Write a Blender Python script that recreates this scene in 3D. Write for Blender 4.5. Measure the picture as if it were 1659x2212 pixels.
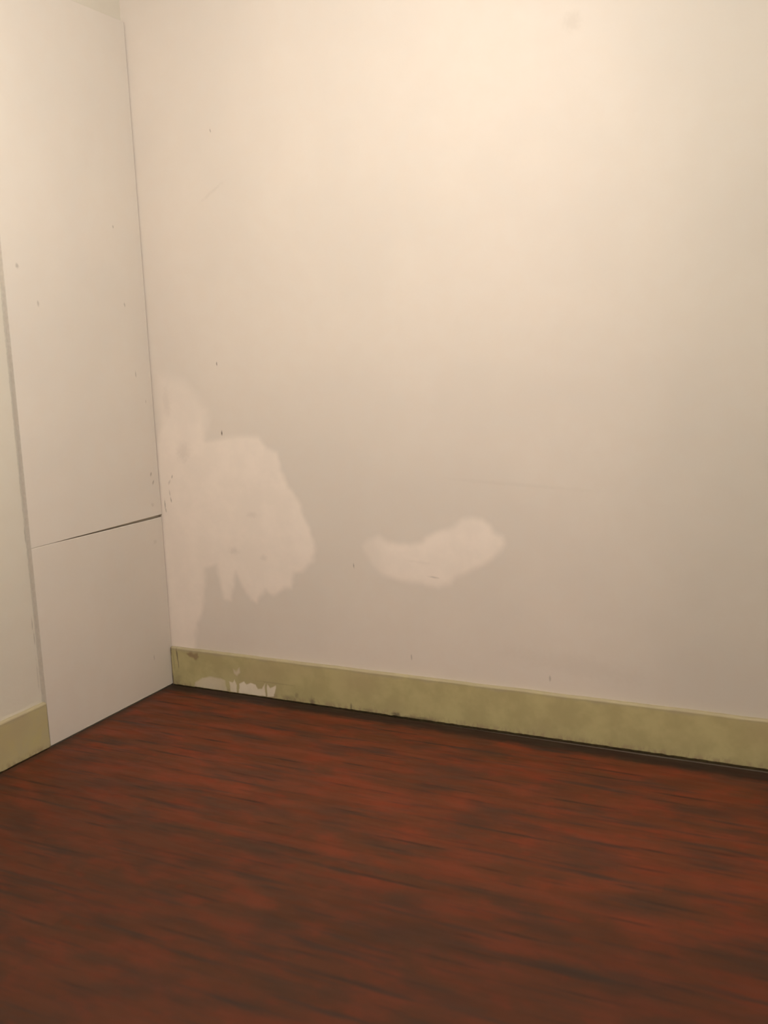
import bpy, bmesh, math, random
from mathutils import Matrix, Vector, noise

for o in list(bpy.data.objects):
    bpy.data.objects.remove(o)
S = bpy.context.scene
COL = S.collection

# ------------------------------------------------------------------ camera
cam_data = bpy.data.cameras.new('camera')
cam = bpy.data.objects.new('camera', cam_data)
COL.objects.link(cam)
RIGHT = Vector((0.89981, 0.434667, -0.037508))
UP = Vector((-0.039698, 0.167186, 0.985126))
FWD = Vector((-0.434473, 0.884937, -0.167691))
m = Matrix((RIGHT, UP, -FWD)).transposed().to_4x4()
m.translation = Vector((2.93182, -3.587074, 1.559821))
cam.matrix_world = m
cam_data.sensor_fit = 'VERTICAL'
cam_data.sensor_height = 24.0
cam_data.lens = 24.0 * 2114.6 / 2212.0
cam_data.clip_start = 0.05
cam_data.dof.use_dof = True            # the hand-held photo is a little soft
cam_data.dof.focus_distance = 4.6
cam_data.dof.aperture_fstop = 1.35
S.camera = cam

# ------------------------------------------------------------------ light
S.view_settings.view_transform = 'Standard'
S.view_settings.look = 'None'
S.view_settings.gamma = 1.0
S.view_settings.use_curve_mapping = False
S.view_settings.exposure = 0.0

world = bpy.data.worlds.new('world')
S.world = world
world.use_nodes = True
world.node_tree.nodes['Background'].inputs[0].default_value = (1.0, 0.8, 0.6, 1)
world.node_tree.nodes['Background'].inputs[1].default_value = 0.0

lamp = bpy.data.lights.new('ceiling_bulb', 'POINT')   # the bulb under the ceiling, above the frame
lamp.energy = 124
lamp.color = (1.0, 0.972, 0.935)
lamp.shadow_soft_size = 0.09
lamp_ob = bpy.data.objects.new('ceiling_bulb', lamp)
lamp_ob.location = (1.7, -2.05, 3.0)
COL.objects.link(lamp_ob)

# ------------------------------------------------------------------ sizes (metres)
T = 0.018          # boards on the left wall
TB = 0.018         # baseboards
HB = 0.186         # baseboard height
HL = 0.1905        # height of the left baseboard
PW = 0.809         # width of the boards
PH = 2.97          # top of the upper board
SEAM = 0.8227      # seam between the two boards
ROOM_X, ROOM_Y, ROOM_Z = 4.0, -4.3, 3.25

# ------------------------------------------------------------------ node helpers
def new_mat(name, rough=0.6, spec=0.3):
    mt = bpy.data.materials.new(name)
    mt.use_nodes = True
    nt = mt.node_tree
    b = nt.nodes['Principled BSDF']
    b.inputs['Roughness'].default_value = rough
    b.inputs['Specular IOR Level'].default_value = spec
    return mt, nt, b

def N(nt, kind, **kw):
    n = nt.nodes.new(kind)
    for k, v in kw.items():
        setattr(n, k, v)
    return n

def put(nt, sock, v):
    if isinstance(v, bpy.types.NodeSocket):
        nt.links.new(v, sock)
    else:
        sock.default_value = v

def math_(nt, op, a, b=0.0, c=None, clamp=False):
    n = N(nt, 'ShaderNodeMath', operation=op, use_clamp=clamp)
    put(nt, n.inputs[0], a)
    put(nt, n.inputs[1], b)
    if c is not None:
        put(nt, n.inputs[2], c)
    return n.outputs[0]

def smooth(nt, v, a, b, lo=0.0, hi=1.0):
    n = N(nt, 'ShaderNodeMapRange', interpolation_type='SMOOTHSTEP')
    put(nt, n.inputs[0], v)
    for i, x in enumerate((a, b, lo, hi)):
        put(nt, n.inputs[1 + i], x)
    return n.outputs[0]

def mix(nt, f, a, b, blend='MIX'):
    n = N(nt, 'ShaderNodeMix', data_type='RGBA', blend_type=blend)
    put(nt, n.inputs[0], f)
    for i, x in ((6, a), (7, b)):
        put(nt, n.inputs[i], x if isinstance(x, bpy.types.NodeSocket) else (*x, 1.0))
    return n.outputs[2]

def pos(nt):
    return N(nt, 'ShaderNodeNewGeometry').outputs['Position']

def scaled(nt, v, s):
    n = N(nt, 'ShaderNodeVectorMath', operation='MULTIPLY')
    put(nt, n.inputs[0], v)
    n.inputs[1].default_value = s
    return n.outputs[0]

def noise_(nt, v, scale, detail=2.0, rough=0.5):
    n = N(nt, 'ShaderNodeTexNoise')
    put(nt, n.inputs['Vector'], v)
    n.inputs['Scale'].default_value = scale
    n.inputs['Detail'].default_value = detail
    n.inputs['Roughness'].default_value = rough
    return n.outputs['Fac']

def bump(nt, bsdf, h, strength, dist):
    n = N(nt, 'ShaderNodeBump')
    n.inputs['Strength'].default_value = strength
    n.inputs['Distance'].default_value = dist
    put(nt, n.inputs['Height'], h)
    put(nt, bsdf.inputs['Normal'], n.outputs[0])

def mark_mask(nt, p, marks, axis):
    """Scuffs, nail holes, stains and painted shade: soft ellipses at their own places on a wall.
    axis 'x' = on a wall along x, 'y' = on a wall along y.  (u, z, half length, half width, angle, strength)"""
    wob = N(nt, 'ShaderNodeTexNoise')
    put(nt, wob.inputs['Vector'], p)
    wob.inputs['Scale'].default_value = 60.0
    sub = N(nt, 'ShaderNodeVectorMath', operation='SUBTRACT')
    put(nt, sub.inputs[0], wob.outputs['Color'])
    sub.inputs[1].default_value = (0.5, 0.5, 0.5)
    acc = None
    for (u, z, hl, hw, ang, st) in marks:
        mp = N(nt, 'ShaderNodeMapping', vector_type='TEXTURE')
        put(nt, mp.inputs['Vector'], p)
        if axis == 'x':
            mp.inputs['Location'].default_value = (u, 0, z)
            mp.inputs['Rotation'].default_value = (0, math.radians(ang), 0)
            mp.inputs['Scale'].default_value = (hw, 1000, hl)
        else:
            mp.inputs['Location'].default_value = (0, u, z)
            mp.inputs['Rotation'].default_value = (math.radians(-ang), 0, 0)
            mp.inputs['Scale'].default_value = (1000, hw, hl)
        ad = N(nt, 'ShaderNodeVectorMath', operation='ADD')
        put(nt, ad.inputs[0], mp.outputs[0])
        put(nt, ad.inputs[1], sub.outputs[0])
        ln = N(nt, 'ShaderNodeVectorMath', operation='LENGTH')
        put(nt, ln.inputs[0], ad.outputs[0])
        v = smooth(nt, ln.outputs['Value'], 1.15, 0.2, 0.0, st)
        acc = v if acc is None else math_(nt, 'MAXIMUM', acc, v)
    return acc

# ------------------------------------------------------------------ mesh helpers
def link(name, bm, mat, parent=None, kind=None, label=None, cat=None, smooth_shade=False):
    me = bpy.data.meshes.new(name)
    bmesh.ops.recalc_face_normals(bm, faces=bm.faces)
    bm.to_mesh(me)
    bm.free()
    me.materials.append(mat)
    if smooth_shade:
        for f in me.polygons:
            f.use_smooth = True
    o = bpy.data.objects.new(name, me)
    COL.objects.link(o)
    if parent is not None:
        o.parent = parent
    if kind:
        o['kind'] = kind
    if label:
        o['label'] = label
    if cat:
        o['category'] = cat
    return o

def box(bm, a, b):
    vs = [bm.verts.new((x, y, z)) for z in (a[2], b[2]) for y in (a[1], b[1]) for x in (a[0], b[0])]
    for f in ((0, 1, 3, 2), (4, 6, 7, 5), (0, 4, 5, 1), (2, 3, 7, 6), (0, 2, 6, 4), (1, 5, 7, 3)):
        bm.faces.new([vs[i] for i in f])
    return vs

def solid_box(a, b, bev=0.0, seg=2):
    bm = bmesh.new()
    box(bm, a, b)
    if bev:
        bmesh.ops.bevel(bm, geom=list(bm.edges), offset=bev, segments=seg, profile=0.5, affect='EDGES')
    return bm

def extrude_profile(profile, u0, u1, nseg, place, jitter=None):
    """Sweep a closed profile of (depth, z) along a wall; place(u, depth, z) gives the point."""
    bm = bmesh.new()
    rings = []
    for i in range(nseg + 1):
        u = u0 + (u1 - u0) * i / nseg
        ring = []
        for k, (d, z) in enumerate(profile):
            dd, dz = jitter(u, k, d, z) if jitter else (0, 0)
            ring.append(bm.verts.new(place(u, d + dd, z + dz)))
        rings.append(ring)
    n = len(profile)
    for a, b in zip(rings, rings[1:]):
        for k in range(n):
            bm.faces.new((a[k], a[(k + 1) % n], b[(k + 1) % n], b[k]))
    bm.faces.new(rings[0][::-1])
    bm.faces.new(rings[-1])
    return bm

def poly_sdf(p, poly):
    x, y = p
    d = 1e9
    inside = False
    n = len(poly)
    for i in range(n):
        ax, ay = poly[i]
        bx, by = poly[(i + 1) % n]
        ex, ey = bx - ax, by - ay
        t = max(0.0, min(1.0, ((x - ax) * ex + (y - ay) * ey) / (ex * ex + ey * ey + 1e-12)))
        d = min(d, math.hypot(x - ax - t * ex, y - ay - t * ey))
        if (ay > y) != (by > y) and x < (bx - ax) * (y - ay) / (by - ay) + ax:
            inside = not inside
    return d if inside else -d

def skim(name, poly, y, mat, parent, cell, soft, thick, wob, xmin=-1e9, zmin=-1e9, label=None, fade=None, spread=None):
    """A thin skin of filler or a flake of paint on a wall along x: a fine grid inside an outline whose
    thickness feathers out to nothing; 'feather' holds how much of it is left at each point."""
    x0 = min(p[0] for p in poly) - soft * 1.5
    x1 = max(p[0] for p in poly) + soft * 1.5
    z0 = min(p[1] for p in poly) - soft * 1.5
    z1 = max(p[1] for p in poly) + soft * 1.5
    x0, z0 = max(x0, xmin), max(z0, zmin)
    nx, nz = max(2, int((x1 - x0) / cell)), max(2, int((z1 - z0) / cell))
    bm = bmesh.new()
    lay = bm.verts.layers.float.new('feather')
    grid = {}
    for j in range(nz + 1):
        for i in range(nx + 1):
            px, pz = x0 + (x1 - x0) * i / nx, z0 + (z1 - z0) * j / nz
            q = Vector((px / (8 * soft), pz / (8 * soft), y + 3.0))
            w1 = noise.noise(q) * wob + noise.noise(q * 4) * wob * 0.5
            w2 = noise.noise(q + Vector((7, 3, 1))) * wob
            s = poly_sdf((px + w1, pz + w2), poly)
            sf = soft * (spread(px, pz) if spread else 1.0)
            f = max(0.0, min(1.0, (s + soft) / (sf + soft)))
            f = f * f * (3 - 2 * f)
            if fade:
                f *= fade(px, pz)
            v = bm.verts.new((px, y - 0.0002 - thick * f, pz))
            v[lay] = f
            grid[i, j] = v
    for j in range(nz):
        for i in range(nx):
            q = [grid[i, j], grid[i + 1, j], grid[i + 1, j + 1], grid[i, j + 1]]
            if max(v[lay] for v in q) > 0.0:
                bm.faces.new(q)
    for v in [v for v in bm.verts if not v.link_faces]:
        bm.verts.remove(v)
    for f in bm.faces:
        if f.normal.y > 0:
            f.normal_flip()
    return link(name, bm, mat, parent, label=label, smooth_shade=True)

# ------------------------------------------------------------------ outlines and marks measured on the walls (x or y, z in metres)
PATCH_CORNER = [(0.0441, 1.4871), (0.1185, 1.473), (0.2067, 1.4526), (0.2656, 1.4003), (0.334, 1.3176), (0.3281, 1.2457), (0.2898, 1.1773), (0.3855, 1.1842), (0.4849, 1.1991), (0.5805, 1.1895), (0.606, 1.1453), (0.6638, 1.1258), (0.678, 1.0555), (0.7214, 0.9656), (0.763, 0.886), (0.7742, 0.8397), (0.8086, 0.7965), (0.834, 0.7164), (0.8139, 0.6475), (0.7598, 0.5985), (0.7146, 0.5913), (0.7127, 0.5221), (0.6602, 0.5224), (0.6098, 0.4889), (0.5721, 0.5073), (0.5164, 0.4472), (0.4827, 0.4617), (0.4465, 0.5128), (0.4159, 0.573), (0.3976, 0.5308), (0.3753, 0.4379), (0.3369, 0.437), (0.3222, 0.5101), (0.3137, 0.5965), (0.2771, 0.5897), (0.2429, 0.5831), (0.227, 0.4855), (0.232, 0.4196), (0.2162, 0.3561), (0.1757, 0.3145), (0.1575, 0.2565), (0.1439, 0.16), (-0.016, 0.166)]
PATCH_LOW = [(1.0643, 0.7314), (1.0987, 0.7632), (1.1449, 0.7775), (1.1889, 0.7502), (1.2398, 0.7442), (1.2904, 0.7441), (1.3409, 0.7585), (1.3665, 0.7831), (1.4041, 0.8052), (1.4533, 0.822), (1.4901, 0.8465), (1.5146, 0.8674), (1.5504, 0.8746), (1.5973, 0.8693), (1.6319, 0.8529), (1.6545, 0.8205), (1.6888, 0.8082), (1.6986, 0.778), (1.6821, 0.7547), (1.6466, 0.7132), (1.5931, 0.6814), (1.5331, 0.6546), (1.4782, 0.6277), (1.4591, 0.5973), (1.4094, 0.5749), (1.3662, 0.5816), (1.3228, 0.5932), (1.2596, 0.5945), (1.2023, 0.6024), (1.1507, 0.6095), (1.1193, 0.6387), (1.0946, 0.6731), (1.0698, 0.7077)]
CHIP_A = [(0.1517, 0.0213), (0.1931, 0.0543), (0.2466, 0.0647), (0.303, 0.0608), (0.3269, 0.0547), (0.3261, 0.0262), (0.3401, -0.0047), (0.3069, -0.0089), (0.2644, -0.0081), (0.2025, -0.0055), (0.1445, -0.0065)]
CHIP_B = [(0.3483, 0.0532), (0.3674, 0.0474), (0.3781, 0.0657), (0.3879, 0.0418), (0.387, -0.0008), (0.3543, -0.0029), (0.3521, 0.0293)]
CHIP_C = [(0.4025, 0.0517), (0.4332, 0.0626), (0.4415, 0.0504), (0.465, 0.0592), (0.4919, 0.0545), (0.5042, 0.0352), (0.527, 0.0388), (0.5447, 0.0669), (0.5436, 0.005), (0.4792, 0.0028), (0.4473, 0.0048), (0.3985, -0.0014)]
CHIP_D = [(0.5557, 0.0643), (0.5725, 0.0484), (0.5863, 0.0541), (0.6039, 0.065), (0.59, 0.0089), (0.5518, 0.006)]
CHIP_E = [(0.3749, 0.1149), (0.3914, 0.1068), (0.4095, 0.1269), (0.4106, 0.105), (0.3937, 0.0889), (0.3804, 0.0966)]
WORN = [(0.1131, 0.1633), (0.1407, 0.1745), (0.1546, 0.1677), (0.1791, 0.1724), (0.1834, 0.1557), (0.1642, 0.1389), (0.1529, 0.1483), (0.1289, 0.1498)]
WALL_MARKS = [(0.3816, 1.5075, 0.012, 0.0039, 0, 0.75), (0.3847, 1.2047, 0.0123, 0.0045, 0, 0.9), (0.4262, 2.4756, 0.011, 0.003, -10, 0.5), (1.0176, 0.6423, 0.0142, 0.0029, -5, 0.6), (1.2736, 0.2644, 0.0142, 0.0043, 0, 0.35), (1.8707, 0.2419, 0.0153, 0.0056, 0, 0.35), (0.0934, 1.0009, 0.0108, 0.004, 15, 0.45), (0.0751, 0.9746, 0.0151, 0.0066, 30, 0.25), (0.0782, 0.8926, 0.0152, 0.0043, -12, 0.45), (0.0414, 0.8695, 0.0284, 0.0048, 0, 0.5), (0.0443, 0.8434, 0.0131, 0.004, -8, 0.4), (0.0732, 0.9249, 0.0195, 0.0037, -5, 0.3), (0.1692, 1.1152, 0.055, 0.0467, 20, 0.1), (1.971, 2.6487, 0.0422, 0.0426, 0, 0.08), (0.4132, 2.2283, 0.0094, 0.09, -30, 0.06), (1.753, 1.0106, 0.0108, 0.3539, 3, 0.035), (0.0932, 1.3402, 0.0942, 0.0261, 0, 0.08), (0.4082, 0.6711, 0.0215, 0.0353, 0, 0.1), (0.5672, 0.6488, 0.0169, 0.0244, 0, 0.08), (0.5197, 0.8413, 0.0167, 0.0392, 0, 0.08), (1.386, 0.6178, 0.0049, 0.0288, 5, 0.25), (1.3322, 0.6764, 0.0078, 0.0831, 4, 0.04), (0.3309, 0.1621, 0.0676, 0.1825, 0, 0.03), (1.9856, 0.3043, 0.0562, 0.3641, 5, 0.04)]  # one of these is the ridge shadow below the low patch, painted in
UPPER_MARKS = [(-0.739, 1.9093, 0.0121, 0.0093, 0, 0.35), (-0.6506, 1.773, 0.0124, 0.0073, -10, 0.3), (-0.1782, 2.1033, 0.0078, 0.0053, 0, 0.4), (-0.144, 1.7777, 0.0119, 0.0061, -15, 0.35), (-0.1071, 1.4755, 0.0183, 0.0047, -5, 0.35), (-0.0524, 1.3507, 0.0103, 0.0038, 0, 0.3), (-0.0566, 1.0175, 0.0126, 0.0065, 20, 0.5), (-0.0447, 0.9794, 0.0148, 0.0072, 25, 0.45), (-0.0634, 0.8789, 0.0127, 0.013, 0, 0.15), (-0.3177, 2.4216, 0.1109, 0.0823, 0, 0.02)]
LOWER_MARKS = [(-0.135, 0.1701, 0.0151, 0.0045, 0, 0.3), (-0.0642, 0.7055, 0.0128, 0.0163, 0, 0.12), (-0.3465, 0.5955, 0.1217, 0.1751, 0, 0.02)]
# ------------------------------------------------------------------ materials
WALL_C = (0.708, 0.637, 0.560)
PATCH_C = (0.865, 0.762, 0.668)
DIRT_SHADE_C = (0.10, 0.075, 0.05)  # colour of dirt marks and of the painted shade

def wall_colour(nt, p, base=WALL_C, marks=None, axis='x'):
    n1 = noise_(nt, p, 1.6, 3.0, 0.55)
    n2 = noise_(nt, p, 14.0, 2.0, 0.5)
    c = mix(nt, smooth(nt, n1, 0.35, 0.65), tuple(x * 0.975 for x in base),
            (base[0] * 1.02, base[1] * 1.015, base[2] * 1.01))
    c = mix(nt, smooth(nt, n2, 0.3, 0.7, 0.0, 0.25), c, (base[0] * 1.0, base[1] * 0.95, base[2] * 0.91))
    if marks is WALL_MARKS:            # a duller roller coat right of an uneven lap line, with light falloff painted in
        sep = N(nt, 'ShaderNodeSeparateXYZ')
        put(nt, sep.inputs[0], p)
        lap = math_(nt, 'ADD', sep.outputs['X'], math_(nt, 'MULTIPLY', noise_(nt, p, 3.0, 3.0, 0.6), 0.12))
        c = mix(nt, smooth(nt, lap, 1.85, 2.75, 0.0, 1.0), c, (0.85, 0.875, 0.865), 'MULTIPLY')
    if marks:
        c = mix(nt, mark_mask(nt, p, marks, axis), c, DIRT_SHADE_C)
    return c

def wall_material(name, marks=None, axis='x', base=WALL_C):
    mt, nt, b = new_mat(name, 0.62, 0.25)
    p = pos(nt)
    put(nt, b.inputs['Base Color'], wall_colour(nt, p, base, marks, axis))
    bump(nt, b, noise_(nt, p, 160.0, 3.0, 0.6), 0.12, 0.001)
    return mt

LEFT_MARKS_SHADE = [(-0.8125, 1.3, 0.72, 0.0075, 0, 0.28), (-0.812, 1.0, 2.6, 0.005, 0, 0.25), (-0.816, 0.88, 0.05, 0.004, 0, 0.4),  # the long thin entries are shade painted beside the board edge
              (-0.822, 0.46, 0.03, 0.0035, 0, 0.35), (-0.826, 0.52, 0.03, 0.0035, 0, 0.4), (-0.824, 0.30, 0.09, 0.004, 0, 0.2)]
EDGE_SHADE = [(-0.8095, 1.3, 0.75, 0.0022, 0, 0.28), (-0.8095, 1.0, 2.6, 0.0018, 0, 0.22)]  # shade painted onto the left end faces of the boards
M_BACK = wall_material('wall_paint_marked', WALL_MARKS, 'x')
M_WALL = wall_material('wall_paint')
M_LEFT = wall_material('wall_paint_left', LEFT_MARKS_SHADE, 'y', (0.672, 0.63, 0.54))
M_UPPER = wall_material('board_paint_upper', UPPER_MARKS + EDGE_SHADE, 'y', (0.705, 0.652, 0.58))
M_LOWER = wall_material('board_paint_lower', LOWER_MARKS + EDGE_SHADE, 'y', (0.70, 0.645, 0.57))
M_CEIL = wall_material('ceiling_paint', base=(0.74, 0.70, 0.63))

def patch_material(name, colour, under, amount=1.0, streak=0.35, marks=None):
    """filler / bare primer, brushed thin towards its edge so the paint below shows"""
    mt, nt, b = new_mat(name, 0.7, 0.2)
    p = pos(nt)
    at = N(nt, 'ShaderNodeAttribute', attribute_name='feather').outputs['Fac']
    nz = noise_(nt, scaled(nt, p, (1.0, 1.0, 0.5)), 26.0, 4.0, 0.6)
    thin = math_(nt, 'MULTIPLY', math_(nt, 'SUBTRACT', nz, 0.5), streak)
    edge = math_(nt, 'MULTIPLY', at, math_(nt, 'SUBTRACT', 1.0, at))
    f = math_(nt, 'ADD', at, math_(nt, 'MULTIPLY', thin, math_(nt, 'MULTIPLY', edge, 4.0)), clamp=True)
    big = smooth(nt, noise_(nt, p, 7.0, 3.0, 0.6), 0.35, 0.7, 0.72, 1.0)
    f = math_(nt, 'MULTIPLY', math_(nt, 'MULTIPLY', f, big), amount)
    c = mix(nt, f, under(nt, p), colour)
    if marks:
        c = mix(nt, mark_mask(nt, p, marks, 'x'), c, DIRT_SHADE_C)
    put(nt, b.inputs['Base Color'], c)
    bump(nt, b, noise_(nt, p, 90.0, 3.0, 0.6), 0.12, 0.001)
    return mt

M_PATCH = patch_material('bare_filler', PATCH_C, lambda nt, p: wall_colour(nt, p), marks=WALL_MARKS)

OLIVE = (0.47, 0.405, 0.20)
def olive_colour(nt, p, top, along, OLIVE=OLIVE):
    n1 = noise_(nt, p, 9.0, 3.0, 0.6)
    c = mix(nt, smooth(nt, n1, 0.35, 0.68), tuple(x * 0.90 for x in OLIVE), (0.50, 0.44, 0.22))
    c = mix(nt, smooth(nt, noise_(nt, p, 3.1, 2.0), 0.45, 0.7, 0.0, 0.5), c, (0.44, 0.36, 0.20))
    sep = N(nt, 'ShaderNodeSeparateXYZ')
    put(nt, sep.inputs[0], p)
    z = sep.outputs['Z']
    # top edge painted darker, unevenly, to offset the strong light on it
    lap = noise_(nt, scaled(nt, p, (1, 1, 0.2)), 11.0, 3.0, 0.6)
    zz = math_(nt, 'ADD', z, math_(nt, 'MULTIPLY', math_(nt, 'SUBTRACT', lap, 0.5), 0.035))
    c = mix(nt, smooth(nt, zz, top - 0.022, top - 0.002, 0.0, 0.7), c, (0.39, 0.33, 0.22))
    # worn foot of the board: scuffed brown with pale specks
    worn = noise_(nt, scaled(nt, p, (1, 1, 0.5)), 55.0, 3.0, 0.65)
    foot = math_(nt, 'MULTIPLY', smooth(nt, z, 0.035, 0.0), smooth(nt, worn, 0.42, 0.62, 0.0, 0.75))
    c = mix(nt, foot, c, (0.33, 0.235, 0.145))
    return c

def olive_material(name, top, marks, axis, tone=OLIVE):
    mt, nt, b = new_mat(name, 0.5, 0.35)
    p = pos(nt)
    c = olive_colour(nt, p, top, axis, tone)
    if marks:
        c = mix(nt, mark_mask(nt, p, marks, axis), c, DIRT_SHADE_C)
    put(nt, b.inputs['Base Color'], c)
    bump(nt, b, noise_(nt, p, 60.0, 3.0, 0.6), 0.15, 0.001)
    return mt

BASE_MARKS = [(0.058, 0.150, 0.045, 0.005, -4, 0.75), (0.062, 0.110, 0.035, 0.003, 0, 0.65),
              (0.0225, 0.165, 0.03, 0.007, 0, 0.8), (0.022, 0.10, 0.10, 0.004, 0, 0.6), (0.023, 0.03, 0.045, 0.006, 0, 0.9), (0.05, 0.03, 0.05, 0.03, 0, 0.25), (0.036, 0.120, 0.09, 0.006, -3, 0.18), (0.155, 0.155, 0.016, 0.020, 0, 0.35),
              (0.60, 0.075, 0.004, 0.13, 0, 0.18), (0.71, 0.030, 0.018, 0.012, 0, 0.3), (0.79, 0.006, 0.03, 0.02, 0, 0.6),
              (0.985, 0.012, 0.022, 0.008, 0, 0.7), (1.20, 0.008, 0.016, 0.022, 0, 0.75), (1.33, 0.004, 0.014, 0.02, 0, 0.6),
              (1.06, 0.01, 0.01, 0.03, 0, 0.35), (1.31, 0.004, 0.01, 0.09, 0, 0.45), (0.67, 0.012, 0.02, 0.05, 0, 0.25)]
M_BASE = olive_material('olive_baseboard_paint', HB, BASE_MARKS, 'x')
M_BASE_L = olive_material('olive_baseboard_paint_left', HL, [(-0.8105, 0.09, 0.09, 0.006, 0, 0.35)], 'y', (0.52, 0.46, 0.27))
M_CHIP = patch_material('bare_primer', (0.80, 0.71, 0.57), lambda nt, p: olive_colour(nt, p, HB, 'x'), 0.95, 1.2)
M_CHIP_THIN = patch_material('rubbed_primer', (0.76, 0.67, 0.54), lambda nt, p: olive_colour(nt, p, HB, 'x'), 0.62, 1.6)
M_WORN = patch_material('bare_wood', (0.23, 0.15, 0.085), lambda nt, p: olive_colour(nt, p, HB, 'x'), 0.8, 1.8)

def floor_material():
    mt, nt, b = new_mat('red_brown_floor_boards', 0.5, 0.12)
    p = pos(nt)
    sep = N(nt, 'ShaderNodeSeparateXYZ')
    put(nt, sep.inputs[0], p)
    X, Y = sep.outputs['X'], sep.outputs['Y']
    v = math_(nt, 'DIVIDE', Y, 0.0572)                 # narrow strips along the back wall
    row = math_(nt, 'FLOOR', v)
    fr = math_(nt, 'FRACT', v)
    wn = N(nt, 'ShaderNodeTexWhiteNoise', noise_dimensions='1D')
    put(nt, wn.inputs['W'], row)
    off = math_(nt, 'MULTIPLY', wn.outputs['Value'], 5.0)
    xl = math_(nt, 'DIVIDE', math_(nt, 'ADD', X, off), 1.25)
    colid = math_(nt, 'FLOOR', xl)
    xf = math_(nt, 'FRACT', xl)
    wn2 = N(nt, 'ShaderNodeTexWhiteNoise', noise_dimensions='2D')
    cv = N(nt, 'ShaderNodeCombineXYZ')
    put(nt, cv.inputs[0], row)
    put(nt, cv.inputs[1], colid)
    put(nt, wn2.inputs['Vector'], cv.outputs[0])
    board = wn2.outputs['Value']
    # red-brown varnish, some strips greyer
    c = mix(nt, board, FLOOR_A, FLOOR_B)
    warp = noise_(nt, scaled(nt, p, (1.0, 5.0, 1.0)), 4.0, 3.0, 0.6)
    red = noise_(nt, scaled(nt, p, (1.0, 2.0, 1.0)), 5.0, 3.0, 0.6)
    c = mix(nt, smooth(nt, red, 0.42, 0.70, 0.0, 0.85), c, FLOOR_RED)
    spots = noise_(nt, scaled(nt, p, (1.0, 1.7, 1.0)), 11.0, 2.0, 0.5)
    c = mix(nt, smooth(nt, spots, 0.58, 0.74, 0.0, 0.5), c, FLOOR_SPOT)
    grime = noise_(nt, scaled(nt, p, (1.0, 2.6, 1.0)), 3.4, 4.0, 0.6)
    c = mix(nt, smooth(nt, grime, 0.44, 0.70, 0.0, 0.65), c, FLOOR_DARK)
    streak = noise_(nt, scaled(nt, p, (1.0, 14.0, 1.0)), 2.0, 3.0, 0.55)
    c = mix(nt, smooth(nt, streak, 0.54, 0.70, 0.0, 0.8), c, FLOOR_STREAK)
    grain = warp
    # light falloff painted into the floor colour: duller brown out in the room, ragged
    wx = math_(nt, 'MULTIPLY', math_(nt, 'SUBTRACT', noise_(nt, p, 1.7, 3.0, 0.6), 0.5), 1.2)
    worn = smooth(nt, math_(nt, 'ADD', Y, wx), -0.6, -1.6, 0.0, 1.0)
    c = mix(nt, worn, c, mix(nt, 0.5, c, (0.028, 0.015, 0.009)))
    # dirty joints between strips, filled here and there
    j = math_(nt, 'ABSOLUTE', math_(nt, 'SUBTRACT', fr, 0.5))
    jw = noise_(nt, scaled(nt, p, (2.6, 17.5, 1.0)), 1.0, 3.0, 0.6)
    joint = math_(nt, 'MULTIPLY', smooth(nt, j, 0.33, 0.49), smooth(nt, jw, 0.47, 0.66, 0.0, 0.85))
    c = mix(nt, joint, c, (0.030, 0.017, 0.012))
    # darker strip of floor along the back wall, ragged edge
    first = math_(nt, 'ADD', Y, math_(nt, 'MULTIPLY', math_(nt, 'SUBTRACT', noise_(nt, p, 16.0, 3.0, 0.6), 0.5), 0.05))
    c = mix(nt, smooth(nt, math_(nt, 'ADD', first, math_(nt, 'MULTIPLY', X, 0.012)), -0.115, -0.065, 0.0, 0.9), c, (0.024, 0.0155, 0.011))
    # darker line along the walls, ragged, wider towards the right
    edge_n = math_(nt, 'MULTIPLY', math_(nt, 'SUBTRACT', noise_(nt, p, 13.0, 3.0, 0.6), 0.5), 0.03)
    wid = smooth(nt, X, 0.3, 2.6, EDGE_W0, EDGE_W1)
    yy = math_(nt, 'ADD', math_(nt, 'MULTIPLY', Y, -1.0), edge_n)
    g1 = smooth(nt, math_(nt, 'DIVIDE', math_(nt, 'SUBTRACT', yy, 0.018), wid), 1.0, 0.25, 0.0, 0.85)
    xx = math_(nt, 'ADD', X, edge_n)
    g2 = smooth(nt, xx, 0.075, 0.03, 0.0, 0.7)
    c = mix(nt, math_(nt, 'MAXIMUM', g1, g2), c, (0.040, 0.024, 0.015))
    put(nt, b.inputs['Base Color'], c)
    put(nt, b.inputs['Roughness'], smooth(nt, grain, 0.3, 0.7, 0.42, 0.6))
    h = math_(nt, 'ADD', math_(nt, 'MULTIPLY', joint, -1.0), math_(nt, 'MULTIPLY', grain, 0.4))
    bump(nt, b, h, 0.3, 0.002)
    return mt

FLOOR_A = (0.096, 0.031, 0.0125)
FLOOR_B = (0.130, 0.034, 0.0135)
FLOOR_RED = (0.172, 0.035, 0.014)
FLOOR_DARK = (0.052, 0.028, 0.018)
FLOOR_SPOT = (0.180, 0.030, 0.012)
FLOOR_STREAK = (0.040, 0.026, 0.020)
EDGE_W0, EDGE_W1 = 0.03, 0.05
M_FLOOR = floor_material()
mt, nt, b = new_mat('dark_subfloor', 1.0, 0.0)
pp = pos(nt)
put(nt, b.inputs['Base Color'], mix(nt, noise_(nt, pp, 30.0), (0.006, 0.004, 0.003), (0.012, 0.009, 0.006)))
M_SUB = mt

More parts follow.
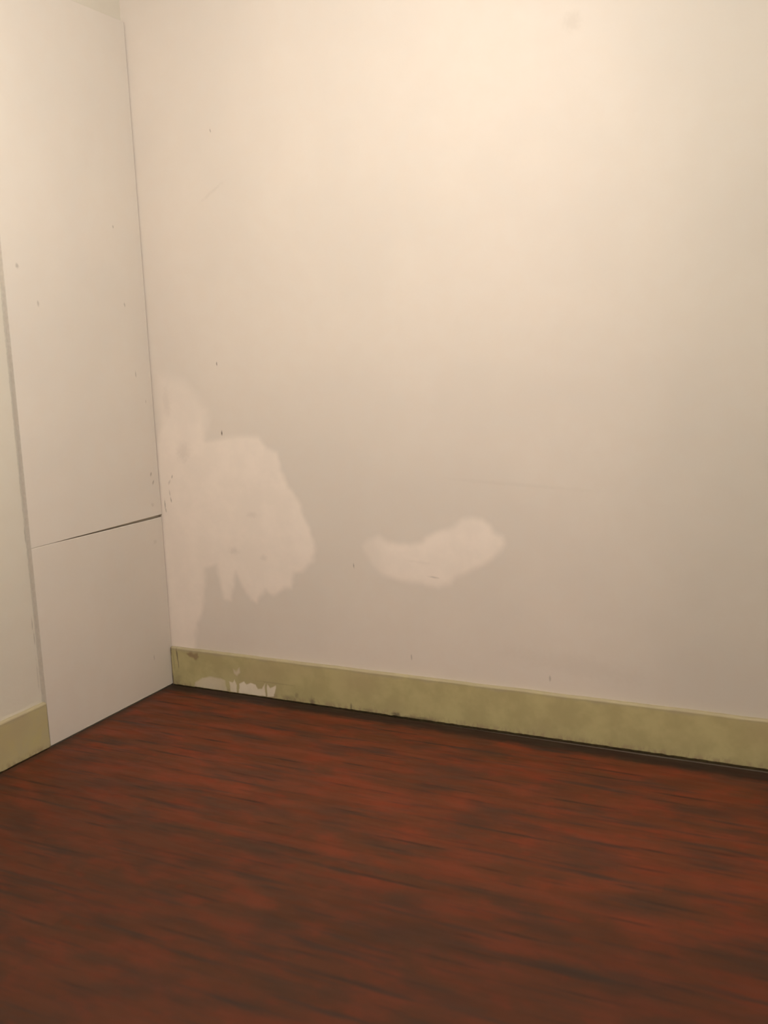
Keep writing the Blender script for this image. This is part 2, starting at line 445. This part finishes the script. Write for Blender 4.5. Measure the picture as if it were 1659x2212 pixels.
# ------------------------------------------------------------------ the room
def floor_mesh():
    """boards stop a little short of the baseboard; the gap shows the dark subfloor"""
    bm = bmesh.new()
    n = 200
    top0, top1, low0, low1 = [], [], [], []
    for i in range(n + 1):
        x = T + 0.005 + (ROOM_X - T - 0.005) * i / n
        gap = 0.006 + 0.020 * min(1.0, max(0.0, (x - 0.4) / 1.8)) + 0.003 * noise.noise(Vector((x * 5, 0, 0)))
        y = -TB - max(0.002, gap)
        top0.append(bm.verts.new((x, y, 0)))
        low0.append(bm.verts.new((x, y, -0.022)))
        top1.append(bm.verts.new((x, ROOM_Y, 0)))
        low1.append(bm.verts.new((x, ROOM_Y, -0.022)))
    for i in range(n):
        bm.faces.new((top0[i], top1[i], top1[i + 1], top0[i + 1]))
        bm.faces.new((low0[i], low0[i + 1], low1[i + 1], low1[i]))
        bm.faces.new((top0[i], top0[i + 1], low0[i + 1], low0[i]))
        bm.faces.new((top1[i], low1[i], low1[i + 1], top1[i + 1]))
    bm.faces.new((top0[0], low0[0], low1[0], top1[0]))
    bm.faces.new((top0[-1], top1[-1], low1[-1], low0[-1]))
    return bm

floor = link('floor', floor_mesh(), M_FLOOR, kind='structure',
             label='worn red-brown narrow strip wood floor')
link('subfloor', solid_box((-0.1, ROOM_Y - 0.1, -0.08), (ROOM_X + 0.1, 0.1, -0.022)), M_SUB, floor)

back = link('wall_back', solid_box((-0.1, 0.0, -0.022), (ROOM_X + 0.1, 0.1, ROOM_Z)), M_BACK, kind='structure',
            label='off-white painted wall with pale filled patches')
left = link('wall_left', solid_box((-0.1, ROOM_Y, -0.022), (0.0, 0.0, ROOM_Z)), M_LEFT, kind='structure',
            label='off-white wall mostly covered by the tall boards')
link('wall_right', solid_box((ROOM_X, ROOM_Y, -0.022), (ROOM_X + 0.1, 0.0, ROOM_Z)), M_WALL, kind='structure')
link('wall_front', solid_box((-0.1, ROOM_Y - 0.1, -0.022), (ROOM_X + 0.1, ROOM_Y, ROOM_Z)), M_WALL, kind='structure')
link('ceiling', solid_box((-0.1, ROOM_Y - 0.1, ROOM_Z), (ROOM_X + 0.1, 0.1, ROOM_Z + 0.1)), M_CEIL, kind='structure')

# baseboards: flat board, softened top edge, ragged paint line at the foot
def profile(h):
    return [(0, -0.015), (TB, -0.0), (TB, h * 0.33), (TB, h * 0.66), (TB, h - 0.007), (TB - 0.0015, h - 0.0035), (TB - 0.005, h - 0.0008), (TB - 0.009, h), (0, h + 0.0005)]

def base_jit(u, k, d, z):
    if k == 1:
        return 0, 0.0035 + 0.003 * noise.noise(Vector((u * 38, 1, 0))) + 0.002 * noise.noise(Vector((u * 120, 4, 0)))
    if k >= 4:
        return 0, 0.0016 * noise.noise(Vector((u * 6, 9, 0))) + 0.0008 * noise.noise(Vector((u * 30, 9, 0)))
    return 0, 0

bb = link('baseboard_back', extrude_profile(profile(HB), T + 0.003, ROOM_X, 420, lambda u, d, z: (u, -d, z), base_jit),
          M_BASE, kind='structure', label='olive green painted baseboard with chipped white paint near the corner')
link('baseboard_left', extrude_profile(profile(HL), -PW - 0.002, ROOM_Y, 200, lambda u, d, z: (d, u, z), base_jit),
     M_BASE_L, kind='structure', label='short olive baseboard beside the tall boards')

# chips and wear on the back baseboard
for poly, mat_, soft in ((CHIP_A, M_CHIP_THIN, 0.007), (CHIP_B, M_CHIP, 0.004), (CHIP_C, M_CHIP, 0.004),
                         (CHIP_D, M_CHIP, 0.004), (CHIP_E, M_CHIP_THIN, 0.007)):
    skim('chipped_paint', poly, -TB, mat_, bb, 0.0022, soft, 0.0003, 0.004, zmin=0.005, label='bare whitish primer where the olive paint flaked off')
skim('worn_spot', WORN, -TB, M_WORN, bb, 0.0022, 0.006, 0.0002, 0.006, label='scraped brown spot at the top of the baseboard')

# filled patches on the back wall
skim('plaster_patch', PATCH_CORNER, 0.0, M_PATCH, back, 0.006, 0.017, 0.0010, 0.016, xmin=0.001, zmin=HB - 0.004,
     label='large ragged pale filler patch beside the corner',
     spread=lambda x, z: 1.0 + 3.0 * max(0.0, min(1.0, (z - 1.15) / 0.15)),
     fade=lambda x, z: 1.0 - 0.5 * max(0.0, min(1.0, (z - 1.12) / 0.3)))
skim('plaster_patch', PATCH_LOW, 0.0, M_PATCH, back, 0.007, 0.020, 0.0010, 0.012,
     label='small boot-shaped pale filler patch low on the wall',
     fade=lambda x, z: 0.45 + 0.55 * max(0.0, min(1.0, (x - 1.06) / 0.16)))

# ------------------------------------------------------------------ boards nailed over the left wall
def board(y0, y1, zlo, zhi, thick):
    """zlo / zhi give the bottom and top edge along y (a slightly crooked seam)"""
    bm = bmesh.new()
    n = 24
    rings = []
    for i in range(n + 1):
        y = y0 + (y1 - y0) * i / n
        a, c = zlo(y), zhi(y)
        t = thick(y)
        rings.append([bm.verts.new(q) for q in ((0.0004, y, a), (t - 0.0015, y, a), (t, y, a + 0.0015), (T, y, a + 0.12), (T, y, c - 0.12),
                                                 (T, y, c - 0.0015), (T - 0.0015, y, c), (0.0004, y, c))])
    k = len(rings[0])
    for p, q in zip(rings, rings[1:]):
        for j in range(k):
            bm.faces.new((p[j], p[(j + 1) % k], q[(j + 1) % k], q[j]))
    bm.faces.new(rings[0])
    bm.faces.new(rings[-1][::-1])
    return bm

def seam_gap(y):                     # open at the corner, closed by paint further left
    return 0.0115 * max(0.0, min(1.0, (y + 0.68) / 0.62)) ** 0.8

GAP = 0.0045                         # crack between boards and back wall
link('painted_board', board(-PW, -GAP, lambda y: SEAM + 0.001, lambda y: PH - 0.004 * 0, lambda y: T + 0.003 * max(0, (y + 0.7) / 0.7)),
     M_UPPER, label='tall off-white painted board over the left wall, above the sloping dark seam', cat='board')
link('painted_board', board(-PW, -GAP - 0.001, lambda y: 0.003, lambda y: SEAM - seam_gap(y), lambda y: T),
     M_LOWER, label='lower off-white painted board over the left wall, below the seam, standing on the floor', cat='board')
